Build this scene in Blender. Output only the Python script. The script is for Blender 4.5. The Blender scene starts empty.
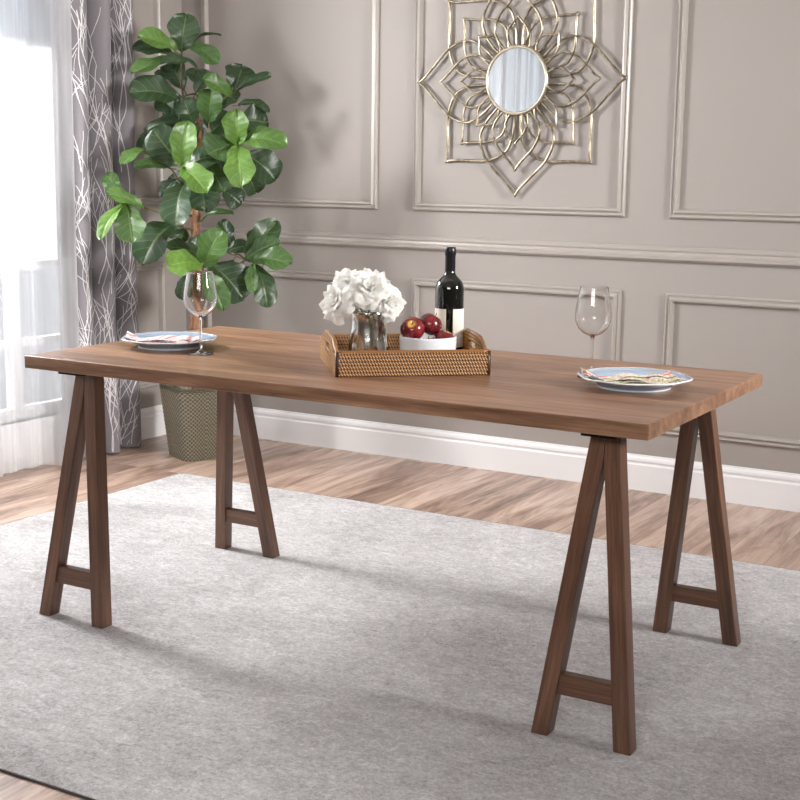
import bpy, bmesh, math, random
from mathutils import Vector, Matrix
random.seed(7)
PI = math.pi
S = bpy.context.scene
COL = S.collection

# ------------------------------------------------------------------ camera
F_PX, YAW, PITCH, ROLL = 1342.74, 0.5269, 0.1715, 0.0128
CAM = Vector((2.8043, -2.7085, 1.2977))
fwd = Vector((-math.sin(YAW) * math.cos(PITCH), math.cos(YAW) * math.cos(PITCH), -math.sin(PITCH)))
r0 = Vector((math.cos(YAW), math.sin(YAW), 0)); u0 = r0.cross(fwd)
RIGHT = math.cos(ROLL) * r0 + math.sin(ROLL) * u0
UP = -math.sin(ROLL) * r0 + math.cos(ROLL) * u0
cd = bpy.data.cameras.new('camera'); cam = bpy.data.objects.new('camera', cd); COL.objects.link(cam)
cd.sensor_width = 36; cd.lens = F_PX / 800 * 36; cd.clip_start = 0.05
m = Matrix((RIGHT, UP, -fwd)).transposed().to_4x4(); m.translation = CAM
cam.matrix_world = m
S.camera = cam

# ------------------------------------------------------------------ world, lights, exposure
S.view_settings.view_transform = 'Standard'; S.view_settings.look = 'None'
S.view_settings.gamma = 1; S.view_settings.use_curve_mapping = False
S.view_settings.exposure = 0.0
W = bpy.data.worlds.new('sky'); S.world = W; W.use_nodes = True
bg = W.node_tree.nodes['Background']
bg.inputs[0].default_value = (0.93, 0.96, 1.0, 1); bg.inputs[1].default_value = 1.15


def area(name, loc, target, sx, sy, power, col=(1, 1, 1)):
    l = bpy.data.lights.new(name, 'AREA'); l.shape = 'RECTANGLE'; l.size = sx; l.size_y = sy
    l.energy = power; l.color = col
    o = bpy.data.objects.new(name, l); COL.objects.link(o); o.location = loc
    o.rotation_euler = (Vector(target) - Vector(loc)).to_track_quat('-Z', 'Y').to_euler()
    return o


area('window_flash', (-1.70, 0.62, 1.98), (0.6, 0.55, 0.5), 0.34, 0.34, 165, (1, 0.99, 0.975))  # small unseen lamp added outside the window, sited from leg and plant shadows
area('room_light_right', (5.0, 0.65, 2.1), (-1.25, 1.5, 1.05), 0.7, 0.7, 38, (1, 0.98, 0.96)).data.spread = math.radians(62)
area('front_fill', (2.7, -3.9, 2.5), (1.9, -0.1, 0.3), 2.2, 1.4, 66, (1, 0.995, 0.99)).data.spread = math.radians(125)  # fill lamp added behind the camera to brighten the rug and front faces


# ------------------------------------------------------------------ helpers
def P(px, py, depth):
    """point of the room seen in direction (px,py) at a distance along the view axis"""
    return CAM + depth * (fwd + RIGHT * ((px - 400) / F_PX) + UP * ((400 - py) / F_PX))


def on_plane(px, py, axis, val):
    d = fwd + RIGHT * ((px - 400) / F_PX) + UP * ((400 - py) / F_PX)
    return CAM + d * ((val - CAM[axis]) / d[axis])


def proj(p):
    q = Vector(p) - CAM; d = q.dot(fwd)
    return 400 + F_PX * q.dot(RIGHT) / d, 400 - F_PX * q.dot(UP) / d


class MB:
    def __init__(self): self.v = []; self.f = []; self.mi = []; self.sm = []; self.att = {}; self.uv = None

    def add(self, verts, faces, mi=0, smooth=False, gc=None):
        o = len(self.v)
        self.v += [tuple(p) for p in verts]
        for f in faces:
            self.f.append(tuple(i + o for i in f)); self.mi.append(mi); self.sm.append(smooth)
        if gc is not None or 'gc' in self.att:
            a = self.att.setdefault('gc', [])
            while len(a) < o: a.append((0, 0, 0))
            a += [tuple(g) for g in (gc if gc is not None else [(0, 0, .42)] * len(verts))]
        return self

    def box(self, x0, x1, y0, y1, z0, z1, mi=0, axis=0):
        vs = [(x, y, z) for x in (x0, x1) for y in (y0, y1) for z in (z0, z1)]
        fs = [(0, 1, 3, 2), (4, 6, 7, 5), (0, 4, 5, 1), (2, 3, 7, 6), (0, 2, 6, 4), (1, 5, 7, 3)]
        gc = [(p[axis], p[(axis + 1) % 3], p[(axis + 2) % 3]) for p in vs]
        return self.add(vs, fs, mi, False, gc)

    def tube(self, pts, r, n=8, mi=0, closed=False, cap=True):
        pts = [Vector(p) for p in pts]; N = len(pts)
        rad = r if isinstance(r, (list, tuple)) else [r] * N
        vs = []; up = None
        for i, p in enumerate(pts):
            if closed: t = pts[(i + 1) % N] - pts[i - 1]
            else: t = pts[min(i + 1, N - 1)] - pts[max(i - 1, 0)]
            t.normalize()
            if up is None:
                up = Vector((0, 0, 1)) if abs(t.z) < .9 else Vector((1, 0, 0))
            a = t.cross(up)
            if a.length < 1e-6: a = t.cross(Vector((.3, .5, .8)))
            a.normalize(); b = a.cross(t).normalized(); up = b
            for k in range(n):
                q = 2 * PI * k / n
                vs.append(p + rad[i] * (math.cos(q) * a + math.sin(q) * b))
        fs = []
        for i in range(N if closed else N - 1):
            j = (i + 1) % N
            for k in range(n):
                l = (k + 1) % n
                fs.append((i * n + k, i * n + l, j * n + l, j * n + k))
        if cap and not closed:
            fs.append(tuple(range(n - 1, -1, -1))); fs.append(tuple((N - 1) * n + k for k in range(n)))
        return self.add(vs, fs, mi, True)

    def lathe(self, prof, n=48, mi=0, c=(0, 0, 0), closed=False, shape=None):
        vs = []; idx = []
        for (r, z) in prof:
            if r < 1e-6: idx.append([len(vs)] * n); vs.append((c[0], c[1], c[2] + z))
            else:
                row = []
                for k in range(n):
                    a = 2 * PI * k / n; s = shape(a, r, z) if shape else 1
                    row.append(len(vs)); vs.append((c[0] + r * s * math.cos(a), c[1] + r * s * math.sin(a), c[2] + z))
                idx.append(row)
        fs = []
        M = len(prof)
        for i in range(M if closed else M - 1):
            A = idx[i]; B = idx[(i + 1) % M]
            for k in range(n):
                l = (k + 1) % n
                f = []
                for q in (A[k], A[l], B[l], B[k]):
                    if q not in f: f.append(q)
                if len(f) > 2: fs.append(tuple(f))
        return self.add(vs, fs, mi, True)

    def grid(self, fn, nu, nv, mi=0, smooth=True, gcf=None, wrapu=False):
        vs = []; gc = [] if gcf else None
        for j in range(nv + 1):
            for i in range(nu + (0 if wrapu else 1)):
                u = i / nu; v = j / nv
                vs.append(fn(u, v))
                if gcf: gc.append(gcf(u, v))
        w = nu if wrapu else nu + 1
        fs = []
        for j in range(nv):
            for i in range(nu):
                k = (i + 1) % w if wrapu else i + 1
                fs.append((j * w + i, j * w + k, (j + 1) * w + k, (j + 1) * w + i))
        return self.add(vs, fs, mi, smooth, gc)

    def build(self, name, mats, parent=None, bevel=0, solid=0, loc=None, fix=True):
        me = bpy.data.meshes.new(name); me.from_pydata(self.v, [], self.f)
        mats = mats if isinstance(mats, (list, tuple)) else [mats]
        for q in mats: me.materials.append(q)
        me.polygons.foreach_set('material_index', self.mi)
        me.polygons.foreach_set('use_smooth', self.sm)
        if 'gc' in self.att:
            a = me.attributes.new('gc', 'FLOAT_VECTOR', 'POINT')
            d = self.att['gc']
            while len(d) < len(self.v): d.append((0, 0, 0))
            a.data.foreach_set('vector', [c for g in d for c in g])
        me.update()
        if fix:
            bm = bmesh.new(); bm.from_mesh(me); bmesh.ops.recalc_face_normals(bm, faces=bm.faces); bm.to_mesh(me); bm.free()
        o = bpy.data.objects.new(name, me); COL.objects.link(o)
        if parent is not None: o.parent = parent
        if loc is not None: o.location = loc
        if bevel:
            b = o.modifiers.new('bevel', 'BEVEL'); b.width = bevel; b.segments = 2; b.limit_method = 'ANGLE'; b.angle_limit = .7
        if solid:
            s = o.modifiers.new('solid', 'SOLIDIFY'); s.thickness = solid; s.offset = 0
        return o


def tag(o, label=None, cat=None, group=None, kind=None):
    if label: o['label'] = label
    if cat: o['category'] = cat
    if group: o['group'] = group
    if kind: o['kind'] = kind
    return o


def thing(name, loc, rz, label, cat, group=None):
    o = bpy.data.objects.new(name, None); o.empty_display_size = .05; COL.objects.link(o)
    o.location = loc; o.rotation_euler = (0, 0, rz)
    return tag(o, label, cat, group)


def struct(name, mb, mat, **k):
    o = mb.build(name, mat, **k)
    if o.parent is None: o['kind'] = 'structure'
    return o


def copy_tree(o, parent=None):
    c = o.copy(); COL.objects.link(c)
    if parent is not None: c.parent = parent
    for ch in list(o.children): copy_tree(ch, c)
    return c


# ------------------------------------------------------------------ materials
def srgb(r, g, b):
    f = lambda c: (c / 255 / 12.92) if c / 255 <= .04045 else ((c / 255 + .055) / 1.055) ** 2.4
    return (f(r), f(g), f(b), 1)


class NT:
    def __init__(self, name):
        self.m = bpy.data.materials.new(name); self.m.use_nodes = True; self.t = self.m.node_tree
        self.p = self.t.nodes['Principled BSDF']; self.out = self.t.nodes['Material Output']

    def n(self, typ, ins=None, **props):
        x = self.t.nodes.new(typ)
        for k, v in props.items(): setattr(x, k, v)
        for k, v in (ins or {}).items(): self.set(x, k, v)
        return x

    def set(self, x, k, v):
        s = x.inputs[k]
        if isinstance(v, bpy.types.NodeSocket): self.t.links.new(v, s)
        elif isinstance(v, bpy.types.Node): self.t.links.new(v.outputs[0], s)
        else: s.default_value = v

    def P(self, **k):
        for a, v in k.items(): self.set(self.p, a.replace('_', ' '), v)
        return self

    def attr(self, name, out='Vector'): return self.n('ShaderNodeAttribute', attribute_name=name).outputs[out]
    def obj(self): return self.n('ShaderNodeTexCoord').outputs['Object']
    def map(self, vec, scale=(1, 1, 1), loc=(0, 0, 0), rot=(0, 0, 0)):
        return self.n('ShaderNodeMapping', {'Vector': vec, 'Scale': scale, 'Location': loc, 'Rotation': rot}).outputs[0]

    def noise(self, vec, scale, detail=4, rough=.55, dist=0):
        return self.n('ShaderNodeTexNoise', {'Vector': vec, 'Scale': scale, 'Detail': detail, 'Roughness': rough, 'Distortion': dist}).outputs[0]

    def ramp(self, fac, stops):
        x = self.n('ShaderNodeValToRGB', {'Fac': fac}); e = x.color_ramp.elements
        while len(e) < len(stops): e.new(.5)
        for q, (pos, c) in zip(e, stops): q.position = pos; q.color = c
        return x.outputs[0]

    def math(self, op, a, b=0.0, c=0.0):
        x = self.n('ShaderNodeMath', operation=op)
        for i, v in enumerate((a, b, c)): self.set(x, i, v)
        return x.outputs[0]

    def mix(self, fac, a, b, mode='MIX'):
        x = self.n('ShaderNodeMix', data_type='RGBA', blend_type=mode)
        self.set(x, 0, fac); self.set(x, 6, a); self.set(x, 7, b)
        return x.outputs[2]

    def bump(self, h, strength=.3, dist=.01):
        self.set(self.p, 'Normal', self.n('ShaderNodeBump', {'Height': h, 'Strength': strength, 'Distance': dist}).outputs[0])
        return self


def plain(name, col, rough=.5, **k):
    return NT(name).P(Base_Color=col, Roughness=rough, **k).m


def wood(name, dark, mid, light, rough=.4, sc=1.0):
    t = NT(name); g = t.attr('gc')
    v = t.map(g, (1.6 * sc, 22 * sc, 22 * sc))
    n1 = t.noise(v, 1.6, 6, .6, .35)
    n2 = t.noise(t.map(g, (4, 150, 150)), 1.5, 4, .7)
    n3 = t.noise(t.map(g, (.7, 4.5, 4.5)), 1.5, 2)
    f = t.math('ADD', t.math('MULTIPLY', n1, .48), t.math('ADD', t.math('MULTIPLY', n2, .32), t.math('MULTIPLY', n3, .2)))
    c = t.ramp(f, [(.36, dark), (.5, mid), (.64, light)])
    t.P(Base_Color=c, Roughness=t.math('ADD', rough - .06, t.math('MULTIPLY', n2, .14)))
    t.bump(n2, .06, .002)
    return t.m


M = {}
M['wall'] = (lambda t: (t.P(Base_Color=srgb(160, 153, 148), Roughness=.55), t.bump(t.noise(t.obj(), 260, 2), .04, .002), t.m)[2])(NT('wall_paint'))
M['trim'] = plain('moulding_paint', srgb(168, 161, 155), .32)
M['white'] = plain('white_gloss_paint', srgb(238, 238, 240), .35)
M['ceil'] = plain('ceiling_paint', srgb(240, 238, 235), .8)
M['top'] = wood('walnut_top', srgb(88, 62, 46), srgb(139, 103, 80), srgb(180, 141, 112), .33)
M['legw'] = wood('walnut_legs', srgb(64, 44, 34), srgb(101, 71, 55), srgb(136, 98, 76), .33, .8)
M['black'] = plain('black_steel', srgb(25, 25, 26), .5, Metallic=.6)


def floor_mat():
    t = NT('plank_floor'); o = t.obj()
    v = t.map(o, (1, 1, 1), rot=(0, 0, PI / 2))
    br = t.n('ShaderNodeTexBrick', {'Vector': v, 'Color1': (0, 0, 0, 1), 'Color2': (1, 1, 1, 1), 'Mortar': (.5, .5, .5, 1), 'Scale': 1.0,
                                    'Mortar Size': .0014, 'Mortar Smooth': .1, 'Bias': 0, 'Brick Width': 1.22, 'Row Height': .152})
    br.offset = .37
    tone = br.outputs[0]
    sh = t.n('ShaderNodeVectorMath', operation='ADD'); t.set(sh, 0, o)
    t.set(sh, 1, t.n('ShaderNodeCombineXYZ', {'X': t.math('MULTIPLY', tone, 9.0), 'Y': t.math('MULTIPLY', tone, 5.0)}).outputs[0])
    n1 = t.noise(t.map(sh.outputs[0], (9, 1.3, 1)), 1.4, 7, .66, .9)
    n2 = t.noise(t.map(sh.outputs[0], (120, 4, 1)), 1.2, 3)
    f = t.math('ADD', t.math('ADD', t.math('MULTIPLY', n1, .75), t.math('MULTIPLY', n2, .15)), t.math('MULTIPLY', tone, .12))
    c = t.ramp(f, [(.34, srgb(98, 74, 61)), (.45, srgb(150, 122, 105)), (.55, srgb(188, 161, 144)), (.68, srgb(214, 192, 176))])
    c = t.mix(t.math('MULTIPLY', br.outputs['Fac'], .55), c, srgb(96, 76, 64))
    t.P(Base_Color=c, Roughness=.3)
    t.bump(n1, .06, .003)
    return t.m


def rug_mat():
    t = NT('grey_rug_pile'); o = t.obj()
    big = t.noise(o, 1.7, 5, .6, .5)
    med = t.noise(t.map(o, (1, 1.6, 1)), 16, 7, .8, 1.2)
    fine = t.noise(o, 110, 3, .85)
    f = t.math('ADD', t.math('MULTIPLY', big, .26), t.math('ADD', t.math('MULTIPLY', med, .36), t.math('MULTIPLY', fine, .38)))
    c = t.ramp(f, [(.38, srgb(144, 141, 142)), (.46, srgb(184, 181, 182)), (.53, srgb(206, 204, 205)), (.61, srgb(236, 235, 236))])
    t.P(Base_Color=c, Roughness=.95, Specular_IOR_Level=.1, Sheen_Weight=.1)
    t.bump(t.math('ADD', fine, t.math('MULTIPLY', med, .9)), .8, .008)
    return t.m


M['floor'] = floor_mat(); M['rug'] = rug_mat()
M['binding'] = plain('rug_binding', srgb(70, 66, 64), .9)

# ------------------------------------------------------------------ room shell
XL, YB, ZC = -1.45, 2.485, 2.62
FZ = -.006
XR, YF = 5.6, -5.2
struct('floor', MB().box(XL - .12, XR, YF, YB + .12, -.08, FZ), M['floor'])
struct('ceiling', MB().box(XL - .12, XR, YF, YB + .12, ZC, ZC + .08), M['ceil'])
struct('wall_back', MB().box(XL - .12, XR, YB, YB + .12, FZ, ZC), M['wall'])
struct('wall_right', MB().box(XR, XR + .12, YF, YB + .12, FZ, ZC), M['wall'])
struct('wall_front', MB().box(XL - .12, XR + .12, YF - .12, YF, FZ, ZC), M['wall'])
WY0, WY1, WZ0, WZ1 = -1.95, 1.80, .20, 2.22
wl = MB()
wl.box(XL - .12, XL, YF, WY0, FZ, ZC); wl.box(XL - .12, XL, WY1, YB, FZ, ZC)
wl.box(XL - .12, XL, WY0, WY1, FZ, WZ0); wl.box(XL - .12, XL, WY0, WY1, WZ1, ZC)
struct('wall_left', wl, M['wall'])


def extrude_profile(prof, p0, p1, out, up=Vector((0, 0, 1))):
    """profile of (outwards, upwards) pairs swept from p0 to p1"""
    p0, p1, out = Vector(p0), Vector(p1), Vector(out); n = len(prof)
    vs = [p0 + out * a + up * b for a, b in prof] + [p1 + out * a + up * b for a, b in prof]
    fs = [(i, (i + 1) % n, n + (i + 1) % n, n + i) for i in range(n)] + [tuple(range(n)), tuple(range(2 * n - 1, n - 1, -1))]
    return vs, fs


BASE = [(0, FZ), (.018, FZ), (.018, .100), (.014, .106), (.014, .112), (.017, .117), (.015, .127), (.007, .136), (.005, .142), (0, .142)]
struct('baseboard_back', MB().add(*extrude_profile(BASE, (XL, YB, 0), (XR, YB, 0), (0, -1, 0))), M['white'])
bl = MB().add(*extrude_profile(BASE, (XL, WY1 + .086, 0), (XL, YB - .018, 0), (1, 0, 0)))
bl.add(*extrude_profile(BASE, (XL, YF, 0), (XL, WY0 - .086, 0), (1, 0, 0)))
struct('baseboard_left', bl, M['white'])
RAIL = [(0, .940), (.010, .940), (.016, .946), (.024, .950), (.024, .962), (.015, .968), (.012, .978), (.016, .984), (.016, .990), (.008, .998), (0, 1.0)]
struct('trim_1', MB().add(*extrude_profile(RAIL, (XL, YB, 0), (XR, YB, 0), (0, -1, 0))), M['trim'])
struct('trim_2', MB().add(*extrude_profile(RAIL, (XL, WY1 + .086, 0), (XL, YB - .024, 0), (1, 0, 0))), M['trim'])
PROF = [(0, 0), (0, .010), (.006, .016), (.012, .012), (.016, .012), (.024, .022), (.030, .020), (.034, .008), (.036, 0)]  # (inwards, outwards)


def panel(num, a0, a1, z0, z1, wall):
    """picture-frame moulding, mitred"""
    def q(a, z, o):
        return Vector((a, YB - o, z)) if wall == 'back' else Vector((XL + o, a, z))
    mb = MB(); rings = []; vs = []
    for (i, o) in PROF:
        for (a, z) in ((a0 + i, z0 + i), (a1 - i, z0 + i), (a1 - i, z1 - i), (a0 + i, z1 - i)): vs.append(q(a, z, o))
    n = len(PROF); fs = []
    for k in range(n - 1):
        for c in range(4):
            d = (c + 1) % 4
            fs.append((k * 4 + c, k * 4 + d, (k + 1) * 4 + d, (k + 1) * 4 + c))
    mb.add(vs, fs)
    struct('trim_%d' % num, mb, M['trim'])


k = 3
for a0, a1 in ((-1.325, -.345), (-.160, .826), (1.015, 1.995), (2.185, 3.165), (3.355, 4.335)):
    panel(k, a0, a1, 1.112, 2.42, 'back'); panel(k + 1, a0, a1, .240, .815, 'back'); k += 2
panel(k, 1.90, 2.315, 1.112, 2.42, 'left'); panel(k + 1, 1.90, 2.315, .240, .835, 'left')

# window: casing, sill, rails and mullions, glass
win = MB()
for y in (WY0, -1.20, -.46, .28, .98, 1.375, WY1 - .05):
    win.box(XL - .085, XL - .04, y, y + .05, WZ0, WZ1)
for z, h in ((WZ0, .05), (.515, .03), (.845, .035), (WZ1 - .05, .05)):
    win.box(XL - .083, XL - .042, WY0, WY1, z, z + h)
w1 = struct('window_1', win, M['white'])
cs_ = MB()
cs_.box(XL - .04, XL + .014, WY1, WY1 + .085, FZ, WZ1 + .085); cs_.box(XL - .04, XL + .014, WY0 - .085, WY0, FZ, WZ1 + .085)
cs_.box(XL - .04, XL + .014, WY0, WY1, WZ1, WZ1 + .085); cs_.box(XL - .002, XL + .006, WY0, WY1, FZ, WZ0 - .025)
struct('window_casing', cs_, M['white'], parent=w1)
glass = NT('window_glass'); glass.P(Base_Color=(1, 1, 1, 1), Roughness=0.0, IOR=1.0, Transmission_Weight=1.0, Alpha=.12)
struct('window_pane', MB().box(XL - .064, XL - .061, WY0 + .01, WY1 - .01, WZ0 + .01, WZ1 - .01), glass.m, parent=w1)
struct('window_sill', MB().box(XL - .04, XL + .012, WY0 - .03, WY1 + .03, WZ0 - .025, WZ0), M['white'], parent=w1)
# outside: terrace slab and low wall
struct('terrace', MB().box(-7, XL - .13, -6, 8, -.2, -.1), plain('terrace_stone', srgb(205, 203, 200), .8))
struct('terrace_wall', MB().box(-2.75, -2.6, -5, 7, -.1, .72), plain('terrace_render', srgb(190, 194, 200), .8))

# ------------------------------------------------------------------ rug
RX0, RX1, RY0, RY1, RZ = -.82, 2.86, -.775, 1.665, 0
rug = thing('rug', (1.0, .4, FZ), 0, 'large grey mottled rug with dark edging under the wooden table', 'rug')
rg = MB()
rg.box(RX0 + .003 - 1, RX1 - .003 - 1, RY0 + .003 - .4, RY1 - .003 - .4, .0004, -FZ - .0004)
rg.build('rug_field', M['rug'], rug)
c = [(RX0 - 1, RY0 - .4), (RX1 - 1, RY0 - .4), (RX1 - 1, RY1 - .4), (RX0 - 1, RY1 - .4)]
bd = MB()
for (ax, ay), (bx_, by_), w in ((c[0], c[1], 0), (c[0], c[3], 1), (c[1], c[2], 1), (c[3], c[2], 0)):
    if w == 0: pts = [(ax, ay, .0027), (bx_, by_, .0027)]
    else: pts = [(ax, ay, .0027), (bx_, by_, .0027)]
    bd.tube(pts, .0025 if w else .0027, 8)
bd2 = bd.build('edge_binding', M['binding'], rug)

# ------------------------------------------------------------------ table
L_, D_, H_, T_ = 1.8464, .8851, .762, .036
tb = thing('dining_table', (0, 0, 0), 0, 'long walnut brown dining table on four A-frame legs', 'table')
top = MB().box(0, L_, 0, D_, H_ - T_, H_)
top.build('tabletop', M['top'], tb, bevel=.0025)
LEGH = H_ - T_ - .010
OX, IX, TX, ZI = .123, .081, .034, .655      # half spread, inner foot, half width at the top, joint height
LD, TY = .041, .088


def leg_half(sgn):
    pr = [(-OX, 0), (-IX, 0), (-.0006, ZI), (-.0006, LEGH), (-TX, LEGH)]
    mb = MB(); vs = []; gc = []
    sl = (OX - TX) / LEGH
    for y in (0, LD):
        for (x, z) in pr:
            vs.append((-sgn * x, y + TY * z / LEGH, z))
            gc.append((z + sgn * 3.1, x + sl * -z * -1 + OX - sl * z * 2 + (0 if sgn < 0 else .7), y))
    n = len(pr)
    fs = [(i, (i + 1) % n, n + (i + 1) % n, n + i) for i in range(n)] + [tuple(range(n)), tuple(range(n, 2 * n))]
    mb.add(vs, fs, 0, False, gc)
    return mb


def stretcher():
    mb = MB(); sl = (IX) / ZI
    vs = []; gc = []
    for y in (.007, LD - .007):
        for (sx, z) in ((-1, .100), (1, .100), (1, .148), (-1, .148)):
            x = sx * (IX - sl * z + .003)
            vs.append((x, y + TY * z / LEGH, z)); gc.append((x, z, y))
    mb.add(vs, [(0, 1, 2, 3), (4, 7, 6, 5), (0, 4, 5, 1), (1, 5, 6, 2), (2, 6, 7, 3), (3, 7, 4, 0)], 0, False, gc)
    return mb


protos = []
for i, (cx, back) in enumerate(((.136, 0), (L_ - .136, 0), (.136, 1), (L_ - .136, 1))):
    loc = (cx, .0095 if not back else D_ - .0095, 0)
    if not protos:
        protos = [leg_half(-1).build('leg', M['legw'], tb, bevel=.002), leg_half(1).build('leg', M['legw'], tb, bevel=.002),
                  stretcher().build('stretcher', M['legw'], tb, bevel=.0015),
                  MB().box(-.030, .056, .014, TY + LD + .03, LEGH, LEGH + .0098).build('mounting_plate', M['black'], tb)]
        tag(protos[3], 'black steel mounting plate under the tabletop')
        os_ = protos
    else:
        os_ = []
        for q in protos: cq = q.copy(); COL.objects.link(cq); cq.parent = tb; os_.append(cq)
    for q in os_:
        q.location = loc
        q.rotation_euler = (0, 0, PI if back else 0)

# ------------------------------------------------------------------ curtains
sh = NT('sheer_fabric')
tr = sh.n('ShaderNodeBsdfTransparent', {'Color': (1, 1, 1, 1)})
tl = sh.n('ShaderNodeBsdfTranslucent', {'Color': (.95, .96, .98, 1)})
df = sh.n('ShaderNodeBsdfDiffuse', {'Color': (.93, .94, .96, 1)})
m1 = sh.n('ShaderNodeMixShader', {0: .35, 1: tl, 2: df})
g = sh.attr('gc')
st = sh.noise(sh.map(g, (60, 1.2, 1)), 1.0, 3)
m2 = sh.n('ShaderNodeMixShader', {0: sh.math('ADD', .34, sh.math('MULTIPLY', st, .3)), 1: tr, 2: m1})
sh.t.links.new(m2.outputs[0], sh.out.inputs[0])


def sheer_x(y):
    k_ = max(0, min(1, (y - 1.40) / .1))
    return -1.395 + .085 * k_ * k_ * (3 - 2 * k_) + .014 * math.sin(y * 61) + .011 * math.sin(y * 27 + 1.0) + .007 * math.sin(y * 113 + .5)


sm = MB()
y0, y1 = -2.05, 1.60
sm.grid(lambda u, v: (sheer_x(y0 + (y1 - y0) * u) * 1 + .006 * math.sin(9 * u + 5 * v), y0 + (y1 - y0) * u, .008 + 2.5 * v), 620, 8,
        gcf=lambda u, v: ((y1 - y0) * u, 2.5 * v, 0))
tag(sm.build('sheer_curtain', sh.m, fix=False), 'white sheer curtain hanging over the bright window on the left', 'curtain')

cu = NT('grey_curtain_fabric'); g = cu.attr('gc')
wv = cu.noise(cu.map(g, (300, 300, 1)), 1, 2)
cu.P(Base_Color=cu.mix(wv, srgb(112, 107, 112), srgb(136, 131, 136)), Roughness=.7, Sheen_Weight=.2)
tw = plain('curtain_twig_print', srgb(222, 219, 222), .6)
CY0, CY1, CZ0, CZ1 = 1.535, 2.0, .004, 2.5


def cur_pt(s, z, off=0.0):
    """s 0..1 across the folded cloth"""
    flare = 1 + .03 * (1.2 - z)
    y = CY0 + (CY1 - CY0) * s + .014 * math.sin(s * 6 * PI * 2 * .5 + .5)
    a = 2 * PI * 3.1 * s + 2.2 + .15 * math.sin(z * 2.1)
    e_ = max(0, min(1, (s - .12) / .22)); e_ = e_ * e_ * (3 - 2 * e_)
    x = -1.385 + .03 * e_ + (.012 + .036 * e_) * flare * math.sin(a)
    dx = .048 * 3.1 * 2 * PI * math.cos(a) / (CY1 - CY0)
    nrm = Vector((1, -dx, 0)).normalized()
    return Vector((x, y, z)) + nrm * off


cm = MB()
cm.grid(lambda u, v: cur_pt(u, CZ0 + (CZ1 - CZ0) * v), 120, 30, gcf=lambda u, v: (u * .9, v * 2.5, 0))
CLW = 1.0  # cloth width represented by s = 0..1


def ribbon(mb, pts, w):
    """a flat printed line in (s, z) cloth coordinates"""
    dense = []
    for a, b in zip(pts[:-1], pts[1:]):
        n = max(2, int(math.hypot((b[0] - a[0]) * CLW, b[1] - a[1]) / .014))
        for i in range(n): dense.append((a[0] + (b[0] - a[0]) * i / n, a[1] + (b[1] - a[1]) * i / n))
    dense.append(pts[-1])
    dense = [q for q in dense if 0.003 < q[0] < .997 and CZ0 + .005 < q[1] < CZ1 - .005]
    if len(dense) < 3: return
    vs = []
    for i, q in enumerate(dense):
        a = dense[max(0, i - 1)]; b = dense[min(len(dense) - 1, i + 1)]
        tx, tz = (b[0] - a[0]) * CLW, b[1] - a[1]; l = math.hypot(tx, tz) or 1
        nx, nz = -tz / l * w, tx / l * w
        vs.append(cur_pt(q[0] + nx / CLW, q[1] + nz, .0014)); vs.append(cur_pt(q[0] - nx / CLW, q[1] - nz, .0014))
    mb.add(vs, [(2 * i, 2 * i + 1, 2 * i + 3, 2 * i + 2) for i in range(len(dense) - 1)], 1, True)


def twig(s, z, ang, length, w, depth):
    pts = [(s, z)]; a = ang; step = .028; n = max(2, int(length / step))
    for i in range(n):
        a += random.uniform(-.2, .2) - .12 * (a if abs(a) < 1.5 else a - math.copysign(PI, a)) * .5
        s += math.sin(a) * step / CLW; z += math.cos(a) * step
        pts.append((s, z))
        if depth < 2 and i > 0 and random.random() < (.3 if depth == 0 else .25):
            twig(s, z, a + random.choice((-1, 1)) * random.uniform(.25, .65), length * random.uniform(.3, .6), w * .75, depth + 1)
    ribbon(cm, pts, w)


for row in range(5):
    for i in range(9):
        twig((i + random.uniform(.1, .9)) / 9, row * .5 - .25 + random.uniform(-.2, .2), random.uniform(-.12, .12), random.uniform(.45, .75), .0023, 0)
tag(cm.build('drape_curtain', [cu.m, tw], fix=False), 'grey drape with pale twig print hanging beside the white sheer', 'curtain')

bl_m = NT('blind_fabric'); bl_m.P(Base_Color=srgb(168, 178, 190), Roughness=.8)
rb = MB().box(XL - .034, XL - .031, 1.00, 1.78, 1.80, WZ1 - .03)
rbo = rb.build('roller_blind', bl_m.m)
tag(rbo, 'pale grey blue roller blind part lowered behind the sheer curtain', 'blind')
MB().tube([(XL - .028, 1.0, 2.19), (XL - .028, 1.78, 2.19)], .012, 12).build('blind_roller', M['white'], rbo)
MB().box(XL - .038, XL - .026, 1.0, 1.78, 1.785, 1.802).build('bottom_bar', M['white'], rbo)

# ------------------------------------------------------------------ wall mirror
sil = NT('antique_champagne_metal'); nn = sil.noise(sil.obj(), 30, 3)
sil.P(Base_Color=sil.ramp(nn, [(.35, srgb(126, 114, 94)), (.65, srgb(190, 180, 160))]), Metallic=1.0, Roughness=.28)
MIR = (.340, YB, 1.659)
mr = thing('wall_mirror', MIR, 0, 'round wall mirror in a silver wire lotus frame on the panelled wall', 'mirror')
MR = .135


def flat(mb, prof, n=64, sm_=False):
    """lathe about the wall normal (-y)"""
    t = MB(); t.lathe(prof, n); vs = [(v[0], -v[2], v[1]) for v in t.v]
    mb.add(vs, t.f, 0, sm_); return mb


flat(MB(), [(0, .016), (MR - .004, .016), (MR - .004, .034), (0, .034)]).build('mirror_glass', plain('mirror_silver', (.78, .81, .83, 1), .015, Metallic=1.0), mr)
flat(MB(), [(MR - .006, .012), (MR + .004, .012), (MR + .008, .020), (MR + .006, .036), (MR, .040), (MR - .006, .036)][::1] + [(MR - .006, .012)], 64, True).build('mirror_rim', plain('mirror_rim_metal', srgb(205, 196, 178), .3, Metallic=.9), mr)


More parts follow.
